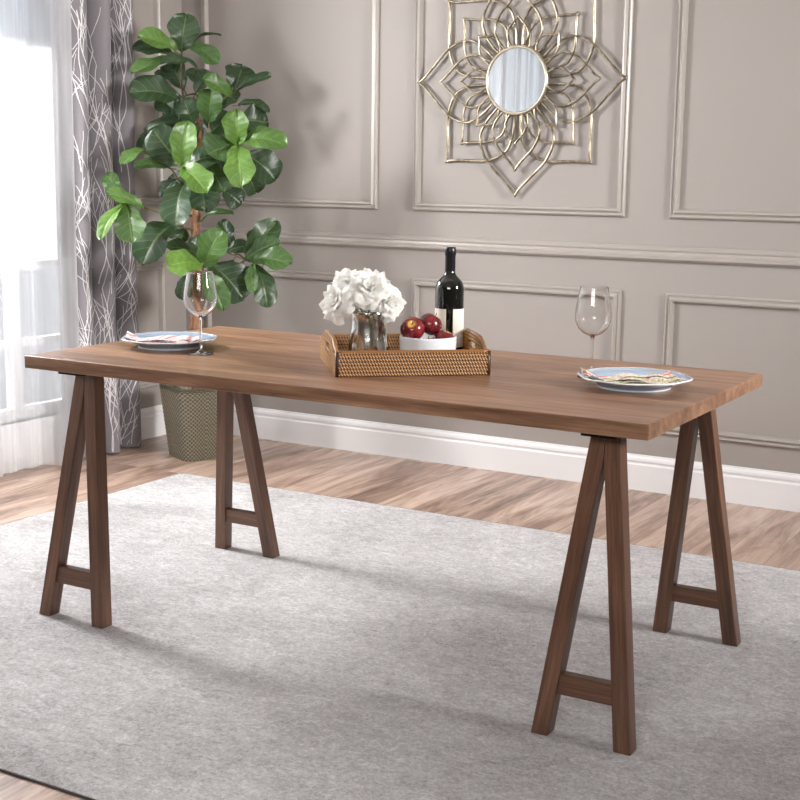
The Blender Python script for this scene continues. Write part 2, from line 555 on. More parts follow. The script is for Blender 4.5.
def catmull(pts, n=8):
    out = []
    for i in range(len(pts) - 1):
        p0 = pts[max(0, i - 1)]; p1 = pts[i]; p2 = pts[i + 1]; p3 = pts[min(len(pts) - 1, i + 2)]
        for k in range(n):
            t = k / n
            out.append(tuple(.5 * ((2 * b) + (-a + c) * t + (2 * a - 5 * b + 4 * c - d) * t * t + (-a + 3 * b - 3 * c + d) * t ** 3) for a, b, c, d in zip(p0, p1, p2, p3)))
    out.append(pts[-1]); return out


def petal_side(tip, hw, um, us, hs):
    return [(us, hs), (us + (um - us) * .5, hs + (hw - hs) * .72), (um, hw), (um + (tip - um) * .36, hw * .80), (um + (tip - um) * .67, hw * .39), (um + (tip - um) * .87, hw * .115), (tip, 0)]


layers = ((.474, .170, .245, .105, .085, .0058, .014), (.368, .108, .210, .120, .055, .0052, .020), (.260, .048, .188, .128, .018, .0046, .026))
for li, (tip, hw, um, us, hs, r, off) in enumerate(layers):
    for kx in range(8):
        a = kx * PI / 4 + PI / 2
        o2 = off + (.006 if kx % 2 == 0 else 0)
        up_ = catmull(petal_side(tip, hw, um, us, hs))
        loop = up_ + [(u, -v) for (u, v) in up_[::-1][1:]]
        pts = [(u * math.cos(a) - v * math.sin(a), -o2, u * math.sin(a) + v * math.cos(a)) for (u, v) in loop]
        MB().tube(pts, r, 8).build('wire_petal', sil.m, mr)

# ------------------------------------------------------------------ plates, napkins, glasses
china = NT('pale_blue_china'); cz = china.n('ShaderNodeSeparateXYZ', {0: china.obj()})
china.P(Base_Color=srgb(160, 180, 204), Roughness=.15, Coat_Weight=.3)
edge = plain('white_china_edge', srgb(235, 236, 238), .15)


def oct_shape(a, r, z):
    return 1 + (.022 * math.cos(8 * a) if r > .128 else .010 * math.cos(8 * a) if r > .115 else 0)


def make_plate(loc, label):
    t = thing('dinner_plate', loc, .2, label, 'plate', 'pale blue dinner plates')
    pr = [(0, .004), (.088, .004), (.092, .0), (.097, .0), (.099, .004), (.104, .012), (.118, .019), (.150, .0275), (.1515, .029), (.150, .0305),
          (.118, .0225), (.106, .016), (.098, .0085), (0, .0075)]
    MB().lathe(pr, 96, shape=oct_shape).build('plate_body', china.m, t)
    MB().lathe([(.1503, .0268), (.1530, .0272), (.1536, .029), (.1528, .0308), (.1500, .0312), (.1495, .029)], 96, shape=oct_shape, closed=True).build('rim_edge', edge, t)
    MB().lathe([(.0905, -.0), (.0985, -.0), (.1000, .0035), (.0990, .005), (.0905, .005)], 64, closed=True).build('foot_ring', edge, t)
    t.scale = (.915, .915, .95)
    return t


PZ = H_ + .0004
pl1c = on_plane(169.5, 338, 2, H_ + .027); pl2c = on_plane(634.5, 376.5, 2, H_ + .027)
plL = make_plate((pl1c.x, pl1c.y, PZ), 'pale blue plate at the window end of the table with red napkin')
plR = make_plate((pl2c.x, pl2c.y, PZ), 'pale blue plate at the near right end of the table')


def napkin(name, center, ang, length, width, mat, label, seed, twist):
    rnd = random.Random(seed); ph = rnd.uniform(0, 6)
    mb = MB()
    for layer in range(3):
        off = .0035 * layer; wf = 1 - .14 * layer

        def fn(u, v, off=off, wf=wf, layer=layer):
            s = (u - .5) * length * (1 - .03 * layer)
            pinch = .62 + .38 * abs(2 * u - 1 - twist) ** 1.1
            t_ = (v - .5) * width * wf * pinch
            base = .0125 + off
            rim = max(0, math.hypot(s, t_) - .088) * .42
            wav = .004 * math.sin(u * 9 + ph + layer) + .004 * math.sin(v * 7 + u * 4 + ph) + .007 * math.exp(-((u - .5 - twist / 2) / .12) ** 2) * math.sin(v * PI) + .003
            zz = base + rim + abs(wav) * .9 + .012 * math.exp(-((u - .80) / .13) ** 2) * math.sin(PI * v) ** .5
            return (s, t_ + .012 * math.sin(u * 3 + ph), zz)
        mb.grid(fn, 44, 18, gcf=lambda u, v: (u * length, v * width, 0))
    o = mb.build(name, mat, solid=.0012, fix=False)
    o.location = center; o.rotation_euler = (0, 0, ang)
    return tag(o, label, 'napkin', 'folded cloth napkins')


n1m = NT('red_striped_linen'); g = n1m.attr('gc')
s1 = n1m.n('ShaderNodeTexWave', {'Vector': n1m.map(g, (4.5, 9, 1), rot=(0, 0, .6)), 'Scale': .8, 'Distortion': .6, 'Detail': 1}).outputs[1]
n1m.P(Base_Color=n1m.ramp(s1, [(.36, srgb(236, 222, 220)), (.46, srgb(186, 48, 64)), (.66, srgb(200, 74, 86)), (.76, srgb(236, 222, 220))]), Roughness=.8)
n2m = NT('multicolour_printed_linen'); g = n2m.attr('gc')
vo = n2m.noise(g, 70, 3, .6, 1.5)
v2 = n2m.noise(n2m.map(g, (1, 1, 1), (5, 3, 0)), 34, 2)
pc = n2m.ramp(vo, [(.36, srgb(170, 92, 108)), (.44, srgb(222, 210, 192)), (.55, srgb(226, 218, 200)), (.62, srgb(140, 152, 80))])
sy = n2m.n('ShaderNodeSeparateXYZ', {0: g}).outputs[1]
st1 = n2m.math('COMPARE', n2m.math('ADD', sy, n2m.math('MULTIPLY', n2m.math('SINE', n2m.math('MULTIPLY', n2m.n('ShaderNodeSeparateXYZ', {0: g}).outputs[0], 30)), .006)), .040, .0035); st2 = n2m.math('COMPARE', sy, .104, .005)
pc = n2m.mix(st1, pc, srgb(58, 50, 60)); pc = n2m.mix(st2, pc, srgb(206, 80, 92))
n2m.P(Base_Color=pc, Roughness=.8)
VA = math.atan2(RIGHT.y, RIGHT.x)
napkin('napkin', (pl1c.x - .010, pl1c.y - .014, PZ), VA + .12, .225, .120, n1m.m, 'red and white striped napkin folded on the far left plate', 3, .15)
napkin('napkin', (pl2c.x - .004, pl2c.y - .012, PZ), VA + .10, .225, .135, n2m.m, 'cream floral napkin with dark stripe folded on the right plate', 8, -.1)

gl = NT('clear_crystal'); gl.P(Base_Color=(1, 1, 1, 1), Roughness=0, IOR=1.45, Transmission_Weight=1.0)


def wine_glass(loc, label):
    t = thing('wine_glass', loc, 0, label, 'wine glass', 'clear wine glasses')
    foot = [(0, 0), (.036, 0), (.0375, .0012), (.036, .0025), (.020, .0045), (.008, .008), (.0045, .014), (0, .014)]
    MB().lathe(foot, 48).build('foot', gl.m, t)
    stem = [(0, .0142), (.0043, .0142), (.0036, .03), (.0035, .07), (.0038, .095), (.0058, .1085), (0, .1085)]
    MB().lathe(stem, 24).build('stem', gl.m, t)
    out = [(0, .1087), (.012, .1095), (.026, .117), (.039, .131), (.0465, .150), (.0478, .165), (.0462, .185), (.0425, .210), (.0382, .236), (.0367, .2452), (.0366, .2458)]
    inn = [(.0363, .2461), (.0360, .2458), (.0359, .2452), (.0373, .236), (.0416, .210), (.0453, .185), (.0469, .165), (.0455, .150), (.0378, .132), (.0248, .1188), (.011, .1118), (0, .111)]
    out = [(r, .1087 + (z - .1087) * .93) for r, z in out]; inn = [(r, .1087 + (z - .1087) * .93) for r, z in inn]
    MB().lathe(out + inn, 64).build('bowl', gl.m, t)
    return t


g1 = on_plane(201, 354, 2, H_); g2 = on_plane(591, 377, 2, H_)
wine_glass((g1.x, g1.y, PZ), 'empty wine glass beside the far left plate in front of plant')
wine_glass((g2.x, g2.y, PZ), 'empty wine glass behind the right plate before the panelled wall')

# ------------------------------------------------------------------ rattan tray
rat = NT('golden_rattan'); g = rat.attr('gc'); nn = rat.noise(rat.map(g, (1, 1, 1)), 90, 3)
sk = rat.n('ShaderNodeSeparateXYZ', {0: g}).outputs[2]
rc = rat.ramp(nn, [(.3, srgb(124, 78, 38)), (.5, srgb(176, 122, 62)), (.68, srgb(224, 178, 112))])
rat.P(Base_Color=rat.mix(rat.ramp(sk, [(.15, (0, 0, 0, 1)), (.5, (1, 1, 1, 1))]), srgb(64, 37, 20), rc), Roughness=.4)  # gaps between strands darkened by weave height, shade painted into the colour


def weave(u, v, pu, pv, sl=.35):
    """height of a basket weave, u along the strands, v across them"""
    row = math.floor(v / pv); fv = v / pv - row
    ph = u / pu + (.5 if row % 2 else 0)
    tw_ = math.sin(2 * PI * (ph + sl * (fv - .5)))
    return (math.sin(PI * fv) ** .6) * (.5 + .5 * tw_)


A = Vector((.939, .176)); B = A + Vector((math.cos(.70), math.sin(.70)))
dirx = (B - A).normalized(); diry = Vector((-dirx.y, dirx.x))
TL, TD, TH = .398, .350, .062
tc = A + dirx * TL / 2 + diry * TD / 2
tray = thing('serving_tray', (tc.x, tc.y, PZ), math.atan2(dirx.y, dirx.x), 'woven rattan serving tray with raised handle ends on the table', 'tray')


def wall_panel(mb, p0, p1, nrm, hfun, hole=None, th=.009, z0=0.0):
    """a woven upright wall from p0 to p1 (2-D), outward normal nrm, top height hfun(s)"""
    p0, p1, nrm = Vector(p0), Vector(p1), Vector(nrm)
    ln = (p1 - p0).length; nu = int(ln / .0016); nv = 44
    for side in (1, -1):
        def fn(u, v):
            s = u * ln; z = z0 + v * (hfun(u) - z0)
            o = th / 2 + .0034 * weave(s, z, .0078, .0095, 1.0)
            q = p0 + (p1 - p0) * u + nrm * o * side
            return (q.x, q.y, z)
        t = MB(); t.grid(fn, nu, nv, gcf=lambda u, v: (u * ln + side, v * .06, weave(u * ln, z0 + v * (hfun(u) - z0), .0078, .0095, 1.0)))
        if hole:
            keep = []
            for f in t.f:
                cu_ = sum(i % (nu + 1) for i in f) / len(f) / nu; cv = sum(i // (nu + 1) for i in f) / len(f) / nv
                z = z0 + cv * (hfun(cu_) - z0)
                if ((cu_ - .5) * ln / hole[0]) ** 4 + ((z - hole[1]) / hole[2]) ** 4 > 1: keep.append(f)
            t.f = keep
        mb.add(t.v, t.f, 0, True, t.att['gc'])
    # rim roll along the top
    mb.tube([Vector((*(p0 + (p1 - p0) * i / 24), hfun(i / 24))) for i in range(25)], th * .62, 8)
    if hole:
        ring = []
        for i in range(28):
            a = 2 * PI * i / 28; cs, sn = math.cos(a), math.sin(a)
            q = (p0 + p1) / 2 + (p1 - p0).normalized() * hole[0] * math.copysign(abs(cs) ** .5, cs)
            ring.append(Vector((q.x, q.y, hole[1] + hole[2] * math.copysign(abs(sn) ** .5, sn))))
        mb.tube(ring, th * .6, 8, closed=True)


hx, hy = TL / 2, TD / 2
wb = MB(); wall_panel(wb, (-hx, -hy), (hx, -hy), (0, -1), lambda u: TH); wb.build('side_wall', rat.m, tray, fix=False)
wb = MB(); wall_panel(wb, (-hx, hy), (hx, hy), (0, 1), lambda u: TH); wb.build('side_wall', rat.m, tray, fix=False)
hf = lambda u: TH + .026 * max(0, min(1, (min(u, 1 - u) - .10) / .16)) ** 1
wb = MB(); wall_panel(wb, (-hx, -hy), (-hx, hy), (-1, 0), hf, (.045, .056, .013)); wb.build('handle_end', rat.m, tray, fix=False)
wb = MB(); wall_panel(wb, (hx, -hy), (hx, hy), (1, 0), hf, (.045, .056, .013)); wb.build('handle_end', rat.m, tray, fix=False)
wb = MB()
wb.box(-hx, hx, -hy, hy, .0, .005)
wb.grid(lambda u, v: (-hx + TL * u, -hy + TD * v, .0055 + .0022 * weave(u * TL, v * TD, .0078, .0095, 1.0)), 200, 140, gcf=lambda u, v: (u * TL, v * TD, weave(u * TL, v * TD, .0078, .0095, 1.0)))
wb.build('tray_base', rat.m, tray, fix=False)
for sx in (-1, 1):
    for sy in (-1, 1):
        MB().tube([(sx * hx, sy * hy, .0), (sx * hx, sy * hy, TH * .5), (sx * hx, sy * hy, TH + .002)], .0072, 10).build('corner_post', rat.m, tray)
ZT = PZ + .0085


def on_tray(px, d):
    """spot on the tray floor, d behind its front wall"""
    lo, hi = 0.0, TL
    for _ in range(40):
        md = (lo + hi) / 2; q = A + dirx * md + diry * d
        if proj((q.x, q.y, ZT))[0] < px: lo = md
        else: hi = md
    return (q.x, q.y, ZT)


# vase
VS = 1.2
vs_ = NT('mercury_glass'); n = vs_.noise(vs_.map(vs_.obj(), (1, 1, .5)), 32, 5, .7, .8)
metal = vs_.n('ShaderNodeBsdfPrincipled', {'Base Color': srgb(228, 227, 222), 'Metallic': 1.0, 'Roughness': .16})
clear = vs_.n('ShaderNodeBsdfPrincipled', {'Base Color': (.95, .97, .96, 1), 'Roughness': .02, 'IOR': 1.3, 'Transmission Weight': 1.0})
mx = vs_.n('ShaderNodeMixShader', {0: vs_.ramp(n, [(.40, (0, 0, 0, 1)), (.56, (.9, .9, .9, 1))]), 1: clear, 2: metal})
vs_.t.links.new(mx.outputs[0], vs_.out.inputs[0])
vp = on_tray(368.5, .205)
vase = MB().lathe([(0, 0), (.034, 0), (.043, .006), (.049, .020), (.0495, .034), (.046, .056), (.0425, .078), (.0415, .095), (.0435, .110), (.0465, .118),
                   (.0445, .118), (.0415, .110), (.0395, .095), (.0405, .078), (.044, .056), (.0475, .034), (.047, .021), (.041, .009), (.033, .004), (0, .004)], 64
                  ).build('flower_vase', vs_.m, loc=vp)
vase.scale = (1.13, 1.13, VS)
tag(vase, 'silvery mottled glass vase of white flowers on the rattan tray', 'vase')

VH = .118 * VS
# white peonies
pet = NT('white_petal'); g = pet.attr('gc')
gz = pet.n('ShaderNodeSeparateXYZ', {0: g}).outputs[0]
pet.P(Base_Color=pet.ramp(gz, [(.0, srgb(206, 214, 130)), (.22, srgb(240, 240, 222)), (.5, srgb(248, 247, 244))]), Roughness=.6,
      Subsurface_Weight=.0, Sheen_Weight=.1)
tlp = pet.n('ShaderNodeBsdfTranslucent', {'Color': (.95, .95, .92, 1)})
mxp = pet.n('ShaderNodeMixShader', {0: .42, 1: pet.p.outputs[0], 2: tlp}); pet.t.links.new(mxp.outputs[0], pet.out.inputs[0])
stemg = plain('stem_green', srgb(92, 120, 62), .5)
heart = plain('flower_heart', srgb(204, 202, 84), .7)


def peony(center, direction, R, seed, label):
    rnd = random.Random(seed)
    z = Vector(direction).normalized(); x = z.orthogonal().normalized(); y = z.cross(x)
    mb = MB()
    rows = ((7, 1.50, 1.0, .60), (7, 1.12, .96, .58), (7, .78, .86, .50), (6, .46, .72, .42), (4, .22, .58, .34))
    for ri, (cnt, th, ln, wd) in enumerate(rows):
        for i in range(cnt):
            az = 2 * PI * (i + .5 * (ri % 2)) / cnt + rnd.uniform(-.2, .2)
            th_ = th + rnd.uniform(-.13, .13); l = R * ln * rnd.uniform(.9, 1.12); w = R * wd * rnd.uniform(.85, 1.15); ph = rnd.uniform(0, 6)
            ca, sa = math.cos(az), math.sin(az)
            out = x * ca + y * sa; tan = -x * sa + y * ca

            def fn(u, v):
                t = v; a_ = (u - .5) * 2
                bend = th_ * (.45 + .65 * t) 
                rr = l * math.sin(min(bend, 2.0)) * t ** .9
                zz = l * math.cos(min(bend, 2.0)) * t + R * .05
                hw = w * (math.sin(PI * min(1, .13 + .68 * t)) ** .65)
                hw *= 1 - .12 * t
                ruff = R * .07 * t * math.sin(a_ * 3.4 + ph) + R * .025 * t * math.sin(a_ * 8 + ph * 2)
                cup = R * .16 * a_ * a_ * t
                tipn = R * .04 * math.sin(a_ * 5 + ph) * t
                return Vector(center) + out * (rr + ruff * .5 - cup * .7) + tan * (a_ * hw) + z * (zz + ruff * .6 + cup * .8 + tipn - .18 * R * a_ * a_ * t)
            mb.grid(fn, 8, 7, gcf=lambda u, v: (v, u, 0))
    root = thing('peony', center, 0, label, 'flower', 'white flowers in the vase')
    for i, v in enumerate(mb.v): mb.v[i] = (v[0] - center[0], v[1] - center[1], v[2] - center[2])
    mb.build('bloom', pet.m, root, fix=False)
    hm = MB()
    for i in range(26):
        q = rnd.uniform(0, 6.28); rr = R * .2 * math.sqrt(rnd.random()); d = (z + x * .4 * math.cos(q) + y * .4 * math.sin(q)).normalized()
        p_ = (x * math.cos(q) + y * math.sin(q)) * rr
        hm.tube([p_, p_ + d * R * .30, p_ + d * R * .36], [.0007, .0007, .0016], 5)
    hm.build('flower_heart', heart, root)
    end = Vector((vp[0] + rnd.uniform(-.012, .012), vp[1] + rnd.uniform(-.012, .012), vp[2] + .02)) - Vector(center)
    neck = Vector((vp[0] + (center[0] - vp[0]) * .35, vp[1] + (center[1] - vp[1]) * .35, vp[2] + VH - .006)) - Vector(center)
    ln_ = math.hypot(neck.x + center[0] - vp[0], neck.y + center[1] - vp[1])
    if ln_ > .026:
        k_ = .026 / ln_
        neck.x = vp[0] + (neck.x + center[0] - vp[0]) * k_ - center[0]; neck.y = vp[1] + (neck.y + center[1] - vp[1]) * k_ - center[1]
    MB().tube(catmull([tuple(Vector((0, 0, 0))), tuple(neck), tuple(neck * .55 + end * .45), tuple(end)], 5), .0026, 7).build('stem', stemg, root)


vdep = (Vector(vp) - CAM).dot(fwd)
back = -fwd


def vd(dx, dy, db): return RIGHT * dx + UP * dy + back * db


peony(P(341, 303, vdep - .03), vd(-.70, .25, .65), .060, 1, 'large white peony facing left at the left rim of the vase')
peony(P(350, 287, vdep + .01), vd(-.25, .85, .5), .058, 2, 'white peony at the top of the bunch in the vase')
peony(P(369, 291, vdep - .04), vd(.10, .5, .9), .058, 3, 'white peony facing the camera in the middle of the bunch')
peony(P(386, 303, vdep - .02), vd(.70, .05, .75), .053, 4, 'white peony drooping over the right rim of the vase')
peony(P(374, 287, vdep + .06), vd(.5, .75, -.3), .054, 5, 'white peony at the back of the bunch on the right')

# bowl and apples
bp = on_tray(427.5, .125)
wbm = plain('white_ceramic', srgb(226, 229, 234), .2)
bowl = MB().lathe([(0, 0), (.068, 0), (.0725, .003), (.0750, .010), (.0775, .066), (.0768, .0695), (.0745, .0705), (.0722, .0695), (.0700, .014), (.065, .007), (0, .006)], 72
                  ).build('fruit_bowl', wbm, loc=bp)
bowl.scale = (1, 1, 1.15)
tag(bowl, 'low white ceramic bowl holding red apples on the tray', 'bowl')
ap = NT('red_apple_skin'); g = ap.obj()
an = ap.noise(ap.map(g, (1, 1, .35)), 60, 4, .6, .4); a2 = ap.noise(g, 420, 1)
lc = ap.ramp(an, [(.3, srgb(74, 14, 22)), (.55, srgb(112, 22, 32)), (.75, srgb(140, 48, 44))])
spots = ap.math('GREATER_THAN', a2, .66)
zc = ap.n('ShaderNodeSeparateXYZ', {0: g}).outputs[2]
xs = ap.n('ShaderNodeVectorMath', {0: g, 1: (1, 1, 0)}, operation='MULTIPLY'); ln = ap.n('ShaderNodeVectorMath', {0: xs.outputs[0]}, operation='LENGTH').outputs['Value']
patch = ap.math('MULTIPLY', ap.math('GREATER_THAN', zc, .012), ap.ramp(ap.math('ADD', ln, ap.math('MULTIPLY', ap.math('SUBTRACT', an, .5), .012)), [(.008, (1, 1, 1, 1)), (.0125, (0, 0, 0, 1))]))
ap.P(Base_Color=ap.mix(patch, ap.mix(ap.math('MULTIPLY', spots, .35), lc, srgb(196, 130, 110)), srgb(220, 168, 70)), Roughness=.22, Coat_Weight=.3)
stm = plain('apple_stalk', srgb(84, 60, 36), .7)


def apple(center, axis, R, label):
    o = thing('apple', center, 0, label, 'apple', 'red apples in the white bowl')
    o.rotation_euler = Vector(axis).to_track_quat('Z', 'Y').to_euler()
    pr = []
    for i in range(25):
        t = PI * i / 24
        r = R * math.sin(t) * (1 + .05 * math.cos(t)) ; z = -R * .92 * math.cos(t)
        dz = .30 * R * math.exp(-(r / (.30 * R)) ** 2) if i > 12 else -.16 * R * math.exp(-(r / (.25 * R)) ** 2)
        pr.append((r if 0 < i < 24 else 0, z - dz))
    MB().lathe(pr, 40).build('apple_body', ap.m, o)
    MB().tube([(0, 0, R * .58), (.001, 0, R * .8), (.004, .001, R * 1.02)], [.0012, .0011, .0017], 6).build('stalk', stm, o)
    return o


bd_ = (Vector(bp) - CAM).dot(fwd)
apple(P(412.5, 328.5, bd_ - .026), vd(-.1, .45, .9), .0335, 'red apple on the left of the bowl with yellow stalk patch')
apple(P(430.5, 324, bd_ + .012), vd(.5, .8, .1), .0325, 'red apple piled highest in the middle of the white bowl')
apple(P(444.0, 339.5, bd_ - .010), vd(.3, .9, .2), .0290, 'red apple low on the right inside the white bowl')
apple(P(430.0, 346, bd_ - .046), vd(-.2, .95, .2), .0255, 'red apple barely showing above the front rim of the bowl')

# wine bottle
bt = on_tray(448.5, .285)
bo = thing('wine_bottle', bt, 0, 'dark wine bottle with cream label standing at the back of tray', 'bottle')
bo.scale = (1, 1, 1.035)
bg_ = NT('dark_bottle_glass'); bg_.P(Base_Color=srgb(10, 14, 12), Roughness=.04, Coat_Weight=.6)
BR = .0405
MB().lathe([(0, .004), (.028, 0), (.035, .001), (BR, .006), (BR, .186), (.0385, .196), (.0345, .206), (.027, .2145), (.0195, .221), (.0152, .229), (.0142, .240), (.0138, .296), (0, .296)], 64
           ).build('bottle_body', bg_.m, bo)
MB().lathe([(.0145, .232), (.0149, .233), (.0147, .276), (.0162, .278), (.0164, .291), (.0150, .295), (.0148, .2985), (0, .299)], 40
           ).build('foil_capsule', plain('black_foil', srgb(34, 34, 40), .32, Metallic=.5), bo)
lab = plain('cream_label', srgb(232, 222, 210), .6)
toc = math.atan2(CAM.y - bt[1], CAM.x - bt[0])


def label_mb(a0, a1, z0, z1, r, mi=0):
    return lambda mb: mb.grid(lambda u, v: (r * math.cos(a0 + (a1 - a0) * u), r * math.sin(a0 + (a1 - a0) * u), z0 + (z1 - z0) * v), 30, 2, mi)


lm = MB()
label_mb(toc + .26, toc + 1.95, .030, .134, BR + .0004)(lm)
label_mb(toc + .85, toc + 1.18, .066, .0672, BR + .0008, 1)(lm)
dk = plain('label_ink', srgb(120, 104, 98), .6)
label_mb(toc + .80, toc + 1.22, .052, .0527, BR + .0008, 1)(lm)
lm.build('front_label', [lab, dk], bo, fix=False)
lm = MB(); label_mb(toc - 2.0, toc - .22, .030, .134, BR + .0004)(lm); lm.build('back_label', lab, bo, fix=False)

# ------------------------------------------------------------------ planter basket
sea = NT('olive_seagrass'); g = sea.attr('gc'); nn = sea.noise(g, 70, 3)
sk = sea.n('ShaderNodeSeparateXYZ', {0: g}).outputs[2]
sea.P(Base_Color=sea.mix(sea.ramp(sk, [(.1, (0, 0, 0, 1)), (.5, (1, 1, 1, 1))]), srgb(76, 71, 58), sea.ramp(nn, [(.3, srgb(96, 89, 74)), (.5, srgb(128, 120, 102)), (.7, srgb(166, 158, 138))])), Roughness=.75)  # low parts of the weave get a darker colour as painted shade
BH, B0, B1 = .320, .096, .128
bc = on_plane(196, 456, 2, FZ)
bk = thing('planter_basket', (bc.x, bc.y, FZ + .0004), math.radians(-26), 'square olive seagrass planter basket by the wall behind the table', 'basket')


def sq(u, half, z):
    """rounded square ring; u 0..1"""
    a = 2 * PI * u; n_ = 7
    c_, s_ = math.cos(a), math.sin(a)
    r = half / (abs(c_) ** n_ + abs(s_) ** n_) ** (1 / n_)
    return r * c_, r * s_, r


def bfn(u, v):
    z = v * BH; half = B0 + (B1 - B0) * v
    x, y, r = sq(u, half, z)
    k = 1 + .0055 * weave(u * 1.0, z, .022, .0090, 0) / r
    return (x * k, y * k, z)


mb = MB(); mb.grid(bfn, 400, 156, gcf=lambda u, v: (u * 1.1, v * .33, weave(u, v * BH, .022, .0090, 0)), wrapu=True)
mb.grid(lambda u, v: (lambda q: (q[0], q[1], BH - v * .07))(sq(u, B1 - .010 - .008 * v, 0)), 80, 3, gcf=lambda u, v: (u, v * .1, 2), wrapu=True)
mb.build('basket_wall', sea.m, bk, fix=False)
mb = MB()
for i in range(2):
    mb.tube([(*sq(k_ / 64, B1 - .002 + .001 * i, 0)[:2], BH - .003 + .009 * i) for k_ in range(64)], .0065, 8, closed=True)
mb.build('basket_rim', sea.m, bk)
MB().grid(lambda u, v: (*sq(u, B0 * v * .99, 0)[:2], .003), 48, 3, wrapu=True).build('basket_floor', sea.m, bk, fix=False)

# ------------------------------------------------------------------ fiddle leaf fig
lf = NT('fig_leaf'); g = lf.attr('gc')
sp = lf.n('ShaderNodeSeparateXYZ', {0: g}); lu, lv, lt = sp.outputs[0], sp.outputs[1], sp.outputs[2]
au = lf.math('ABSOLUTE', lu)
phs = lf.math('FRACT', lf.math('SUBTRACT', lf.math('MULTIPLY', lv, 6.5), lf.math('MULTIPLY', au, 1.5)))
vein = lf.math('LESS_THAN', lf.math('ABSOLUTE', lf.math('SUBTRACT', phs, .5)), .05)
mid = lf.math('LESS_THAN', au, .035)
vv = lf.math('MAXIMUM', lf.math('MULTIPLY', vein, .55), lf.math('MULTIPLY', mid, .9))
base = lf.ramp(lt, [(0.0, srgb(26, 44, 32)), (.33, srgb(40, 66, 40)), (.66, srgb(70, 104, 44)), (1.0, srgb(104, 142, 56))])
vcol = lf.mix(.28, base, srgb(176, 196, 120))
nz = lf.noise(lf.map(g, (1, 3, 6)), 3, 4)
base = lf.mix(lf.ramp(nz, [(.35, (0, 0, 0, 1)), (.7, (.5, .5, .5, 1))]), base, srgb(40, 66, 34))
lf.P(Base_Color=lf.mix(vv, base, vcol), Roughness=lf.math('ADD', .30, lf.math('MULTIPLY', nz, .16)), Specular_IOR_Level=.55)
tll = lf.n('ShaderNodeBsdfTranslucent', {'Color': lf.mix(.5, base, srgb(120, 160, 40))})
mxl = lf.n('ShaderNodeMixShader', {0: .18, 1: lf.p.outputs[0], 2: tll}); lf.t.links.new(mxl.outputs[0], lf.out.inputs[0])
bark = NT('fig_bark'); bn = bark.noise(bark.map(bark.obj(), (1, 1, .25)), 60, 5, .65)
bark.P(Base_Color=bark.ramp(bn, [(.35, srgb(96, 64, 44)), (.65, srgb(164, 120, 90))]), Roughness=.85); bark.bump(bn, .5, .006)
green = plain('fig_twig', srgb(104, 92, 58), .7)
soil = plain('potting_soil', srgb(52, 42, 34), .95)

fig = thing('fiddle_leaf_fig', (bc.x, bc.y, .012), 0, 'tall fiddle leaf fig in the seagrass basket in the corner', 'plant')
FO = Vector((bc.x, bc.y, .012))
foliage = MB(); twigs = MB()
WPR = ((0, .03), (.05, .22), (.12, .44), (.25, .66), (.4, .80), (.58, .97), (.74, 1.0), (.87, .84), (.95, .54), (1, .06))


def wprof(t):
    for (a, x0_), (b, x1_) in zip(WPR[:-1], WPR[1:]):
        if t <= b:
            s_ = (t - a) / (b - a); return x0_ + (x1_ - x0_) * s_
    return .06


def leaf(base_, tip_, width, nrm, tone, bend=.12, seed=0):
    rnd = random.Random(seed)
    ax = tip_ - base_; ln_ = ax.length; ax.normalize()
    nrm = (nrm - ax * nrm.dot(ax)).normalized(); sd = ax.cross(nrm)
    hw = width / 2 * (1.12 if width > .04 else 1.4); p1, p2 = rnd.uniform(0, 6), rnd.uniform(0, 6); cup = rnd.uniform(.08, .36); droop = rnd.uniform(-.16, .02)
    NV, NU = 22, 12
    vs = []; gc = []
    for j in range(NV + 1):
        t = j / NV
        w = hw * wprof(t) * (1 + .06 * math.sin(t * 15 + p1))
        arch = bend * ln_ * (math.sin(PI * t))
        for i in range(NU + 1):
            a_ = (i / NU - .5) * 2
            vph = (t * 6.5 - abs(a_) * 1.5) % 1
            pil = .0055 * math.sin(PI * vph) ** .5 * min(1, abs(a_) * 4) * (1 - abs(a_) ** 4)
            z_ = arch + hw * cup * abs(a_) ** 1.5 + .12 * hw * math.sin(t * 10 + p2 + (2 if a_ > 0 else 0)) * a_ * a_ + droop * ln_ * t ** 3 + pil
            tt = t + (.035 * a_ * a_ * (1 if t > .9 else 0))
            vs.append(base_ + ax * ln_ * tt + sd * a_ * w + nrm * z_)
            gc.append((a_, t + seed * 0, tone))
    fs = [(j * (NU + 1) + i, j * (NU + 1) + i + 1, (j + 1) * (NU + 1) + i + 1, (j + 1) * (NU + 1) + i) for j in range(NV) for i in range(NU)]
    foliage.add(vs, fs, 0, True, gc)


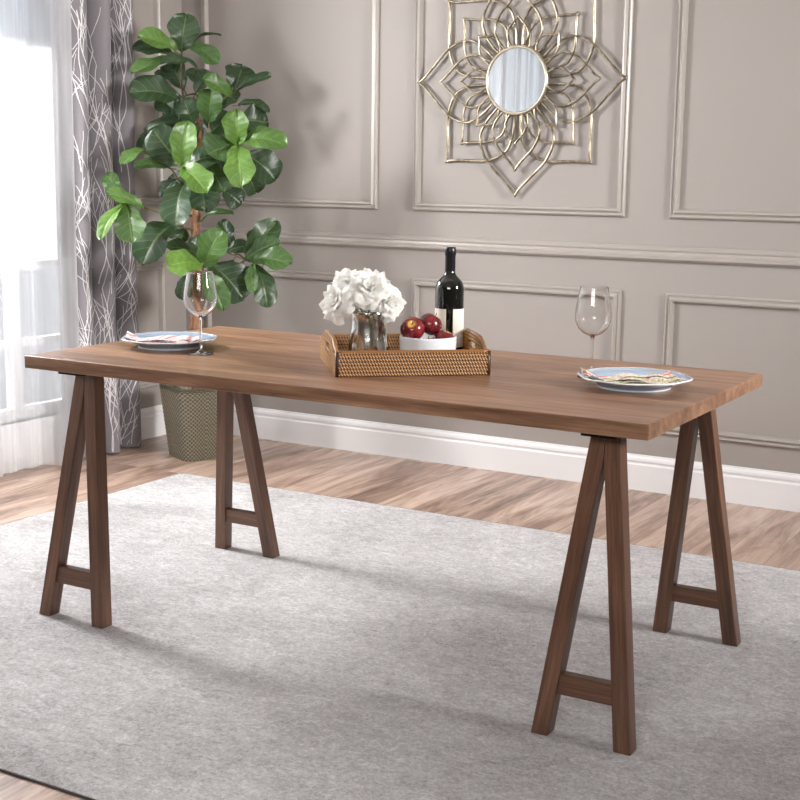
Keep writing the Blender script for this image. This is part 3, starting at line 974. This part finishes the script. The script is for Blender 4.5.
# (crop, base x, base y, tip x, tip y, width, depth of base, depth of tip, normal right, normal up, tone)
LV = [
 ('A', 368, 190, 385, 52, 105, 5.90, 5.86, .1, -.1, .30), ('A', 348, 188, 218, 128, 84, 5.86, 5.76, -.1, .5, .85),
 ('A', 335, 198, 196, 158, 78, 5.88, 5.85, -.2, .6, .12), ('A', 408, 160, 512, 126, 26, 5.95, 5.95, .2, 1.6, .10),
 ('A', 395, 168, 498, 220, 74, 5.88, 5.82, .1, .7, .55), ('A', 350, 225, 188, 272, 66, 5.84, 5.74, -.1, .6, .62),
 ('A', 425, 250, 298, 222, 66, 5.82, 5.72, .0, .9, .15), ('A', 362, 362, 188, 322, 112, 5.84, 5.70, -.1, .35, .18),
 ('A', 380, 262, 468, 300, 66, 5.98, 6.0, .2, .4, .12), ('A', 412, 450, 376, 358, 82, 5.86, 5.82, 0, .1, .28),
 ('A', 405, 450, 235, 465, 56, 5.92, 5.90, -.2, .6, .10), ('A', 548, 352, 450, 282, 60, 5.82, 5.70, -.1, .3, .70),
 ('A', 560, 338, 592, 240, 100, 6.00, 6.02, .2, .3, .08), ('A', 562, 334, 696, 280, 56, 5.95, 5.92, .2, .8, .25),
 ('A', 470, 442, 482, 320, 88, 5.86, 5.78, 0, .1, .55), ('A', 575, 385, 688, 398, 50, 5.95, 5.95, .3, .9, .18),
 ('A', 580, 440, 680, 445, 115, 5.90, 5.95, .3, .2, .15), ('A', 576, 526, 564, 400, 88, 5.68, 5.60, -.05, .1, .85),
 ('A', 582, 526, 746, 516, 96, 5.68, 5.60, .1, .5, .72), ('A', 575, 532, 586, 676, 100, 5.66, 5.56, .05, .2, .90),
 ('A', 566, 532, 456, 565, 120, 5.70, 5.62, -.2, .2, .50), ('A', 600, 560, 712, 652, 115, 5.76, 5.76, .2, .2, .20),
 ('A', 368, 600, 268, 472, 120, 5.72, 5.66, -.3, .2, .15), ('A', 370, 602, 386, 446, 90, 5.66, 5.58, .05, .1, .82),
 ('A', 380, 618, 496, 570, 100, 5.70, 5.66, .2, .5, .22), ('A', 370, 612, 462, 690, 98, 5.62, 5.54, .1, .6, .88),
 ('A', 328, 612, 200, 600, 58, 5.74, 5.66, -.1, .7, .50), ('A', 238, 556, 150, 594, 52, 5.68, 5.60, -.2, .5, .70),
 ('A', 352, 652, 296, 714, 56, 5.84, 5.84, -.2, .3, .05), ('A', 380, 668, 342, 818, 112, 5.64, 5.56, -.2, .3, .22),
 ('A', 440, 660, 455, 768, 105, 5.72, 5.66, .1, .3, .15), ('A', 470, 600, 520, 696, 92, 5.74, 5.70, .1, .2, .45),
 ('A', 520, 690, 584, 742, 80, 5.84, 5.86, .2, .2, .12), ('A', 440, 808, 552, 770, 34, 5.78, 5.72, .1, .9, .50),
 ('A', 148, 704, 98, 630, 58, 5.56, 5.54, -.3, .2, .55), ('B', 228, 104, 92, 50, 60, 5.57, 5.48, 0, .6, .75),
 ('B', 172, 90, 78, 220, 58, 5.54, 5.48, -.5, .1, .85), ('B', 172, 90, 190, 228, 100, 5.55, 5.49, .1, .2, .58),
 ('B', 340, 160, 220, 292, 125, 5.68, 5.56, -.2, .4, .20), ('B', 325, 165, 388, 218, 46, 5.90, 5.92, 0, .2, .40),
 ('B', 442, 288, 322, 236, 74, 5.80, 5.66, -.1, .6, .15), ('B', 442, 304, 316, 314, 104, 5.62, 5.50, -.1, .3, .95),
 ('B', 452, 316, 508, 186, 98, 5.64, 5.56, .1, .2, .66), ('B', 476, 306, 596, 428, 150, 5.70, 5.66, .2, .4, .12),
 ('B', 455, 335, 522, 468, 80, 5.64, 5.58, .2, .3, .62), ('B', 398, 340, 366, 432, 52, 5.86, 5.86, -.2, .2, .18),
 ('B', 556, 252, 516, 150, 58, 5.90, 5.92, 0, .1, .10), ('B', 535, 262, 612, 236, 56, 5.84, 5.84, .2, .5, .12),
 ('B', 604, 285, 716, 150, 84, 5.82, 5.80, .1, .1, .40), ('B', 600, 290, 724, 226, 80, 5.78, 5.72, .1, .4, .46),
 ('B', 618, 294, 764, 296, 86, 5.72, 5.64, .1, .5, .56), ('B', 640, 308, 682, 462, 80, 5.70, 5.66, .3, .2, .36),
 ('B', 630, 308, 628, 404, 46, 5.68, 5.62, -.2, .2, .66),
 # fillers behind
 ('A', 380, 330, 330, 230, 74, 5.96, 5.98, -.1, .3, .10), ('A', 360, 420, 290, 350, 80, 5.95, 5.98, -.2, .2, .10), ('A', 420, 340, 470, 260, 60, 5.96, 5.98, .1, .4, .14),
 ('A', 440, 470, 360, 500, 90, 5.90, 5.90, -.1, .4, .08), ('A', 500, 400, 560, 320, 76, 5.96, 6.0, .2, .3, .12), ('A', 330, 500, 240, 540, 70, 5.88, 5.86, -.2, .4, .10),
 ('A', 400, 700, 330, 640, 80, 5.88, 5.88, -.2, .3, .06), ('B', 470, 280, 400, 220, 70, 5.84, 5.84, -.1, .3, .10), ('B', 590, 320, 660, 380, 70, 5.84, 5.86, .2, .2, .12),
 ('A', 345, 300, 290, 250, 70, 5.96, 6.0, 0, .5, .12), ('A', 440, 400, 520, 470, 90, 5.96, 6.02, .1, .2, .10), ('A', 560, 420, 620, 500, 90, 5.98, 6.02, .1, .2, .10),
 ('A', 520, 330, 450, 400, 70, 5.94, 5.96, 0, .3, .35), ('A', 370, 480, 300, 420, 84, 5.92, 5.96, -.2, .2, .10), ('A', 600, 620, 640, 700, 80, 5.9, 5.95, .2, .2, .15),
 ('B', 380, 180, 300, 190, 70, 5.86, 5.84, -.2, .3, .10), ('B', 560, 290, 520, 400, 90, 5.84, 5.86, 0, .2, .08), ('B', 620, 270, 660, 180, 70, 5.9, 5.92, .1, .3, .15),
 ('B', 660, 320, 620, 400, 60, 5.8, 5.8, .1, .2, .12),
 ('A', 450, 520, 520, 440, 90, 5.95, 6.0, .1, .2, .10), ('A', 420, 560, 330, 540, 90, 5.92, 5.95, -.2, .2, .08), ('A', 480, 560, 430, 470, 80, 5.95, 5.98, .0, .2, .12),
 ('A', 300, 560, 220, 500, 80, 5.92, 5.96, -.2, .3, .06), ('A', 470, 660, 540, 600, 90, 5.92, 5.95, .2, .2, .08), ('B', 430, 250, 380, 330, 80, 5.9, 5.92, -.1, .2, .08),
]
for i, (cr, bx0, by0, tx0, ty0, w, d0, d1, nx, ny, tone) in enumerate(LV):
    yo = 0 if cr == 'A' else 180
    b_ = P(80 + bx0 / 3.636, yo + by0 / 3.636, d0); t_ = P(80 + tx0 / 3.636, yo + ty0 / 3.636, d1)
    wd = w / 3.636 / F_PX * (d0 + d1) / 2
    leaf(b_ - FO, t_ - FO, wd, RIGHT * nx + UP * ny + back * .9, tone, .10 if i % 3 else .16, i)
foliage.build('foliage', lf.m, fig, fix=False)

tpath = [Vector((bc.x, bc.y, .20)), P(199, 330, 5.90), P(192, 285, 5.89), P(197, 215, 5.88), P(200, 160, 5.90), P(199, 120, 5.92)]
trunk = MB(); tp = catmull([tuple(q - FO) for q in tpath], 5)
trunk.tube(tp, [.026 - .014 * i / len(tp) for i in range(len(tp))], 10)
trunk.build('trunk', bark.m, fig)
q2 = catmull([tuple(q - FO) for q in (Vector((bc.x + .02, bc.y + .01, .20)), P(194, 330, 5.92), P(199, 285, 5.90), P(193, 215, 5.89), P(196, 160, 5.92), P(184, 100, 5.90))], 5)
MB().tube(q2, [.022 - .014 * i / len(q2) for i in range(len(q2))], 9).build('trunk', bark.m, fig)


def br(pts, r0_=.0045, r1_=.0028):
    q = catmull([tuple(p - FO) for p in pts], 5)
    twigs.tube(q, [r0_ + (r1_ - r0_) * i / (len(q) - 1) for i in range(len(q))], 7)


T0 = lambda y: P(197, y, 5.9)
br([P(184, 102, 5.90), P(181, 80, 5.89), P(182, 50, 5.88)], .006)
br([P(196, 145, 5.91), P(205, 115, 5.90), P(232, 92, 5.94)])
br([P(198, 120, 5.92), P(197, 95, 5.88), P(180, 98, 5.84)])
br([T0(165), P(215, 155, 5.8), P(238, 146, 5.69)]); br([T0(180), P(190, 170, 5.8), P(182, 166, 5.67)])
br([T0(215), P(170, 215, 5.8), P(145, 208, 5.7), P(127, 203, 5.55)]); br([T0(200), P(180, 182, 5.8), P(170, 168, 5.74), P(145, 153, 5.68)])
br([T0(250), P(205, 258, 5.75), P(206, 265, 5.64)]); br([T0(245), P(225, 252, 5.85), P(250, 262, 5.76)])
br([T0(215), P(212, 200, 5.88), P(226, 186, 5.84)]); br([T0(235), P(230, 250, 5.88), P(247, 260, 5.82)]); br([T0(230), P(185, 228, 5.8), P(172, 225, 5.69)])
br([P(196, 165, 5.92), P(193, 140, 5.9), P(192, 123, 5.86)]); br([P(200, 160, 5.9), P(208, 135, 5.88), P(209, 121, 5.86)])
for (cr, bx0, by0, tx0, ty0, w, d0, d1, nx, ny, tone) in LV:
    yo = 0 if cr == 'A' else 180
    b_ = P(80 + bx0 / 3.636, yo + by0 / 3.636, d0); ax = (b_ - P(80 + tx0 / 3.636, yo + ty0 / 3.636, d1)).normalized()
    twigs.tube([b_ + ax * .025 - FO + (fwd * .012), b_ + ax * .008 - FO, b_ - ax * .01 - FO], .0022, 6)
twigs.build('branches', green, fig)
MB().lathe([(0, .16), (.085, .16), (.096, .20), (.098, .225), (.06, .232), (0, .235)], 32, shape=lambda a, r, z: 1).build('soil', soil, fig)
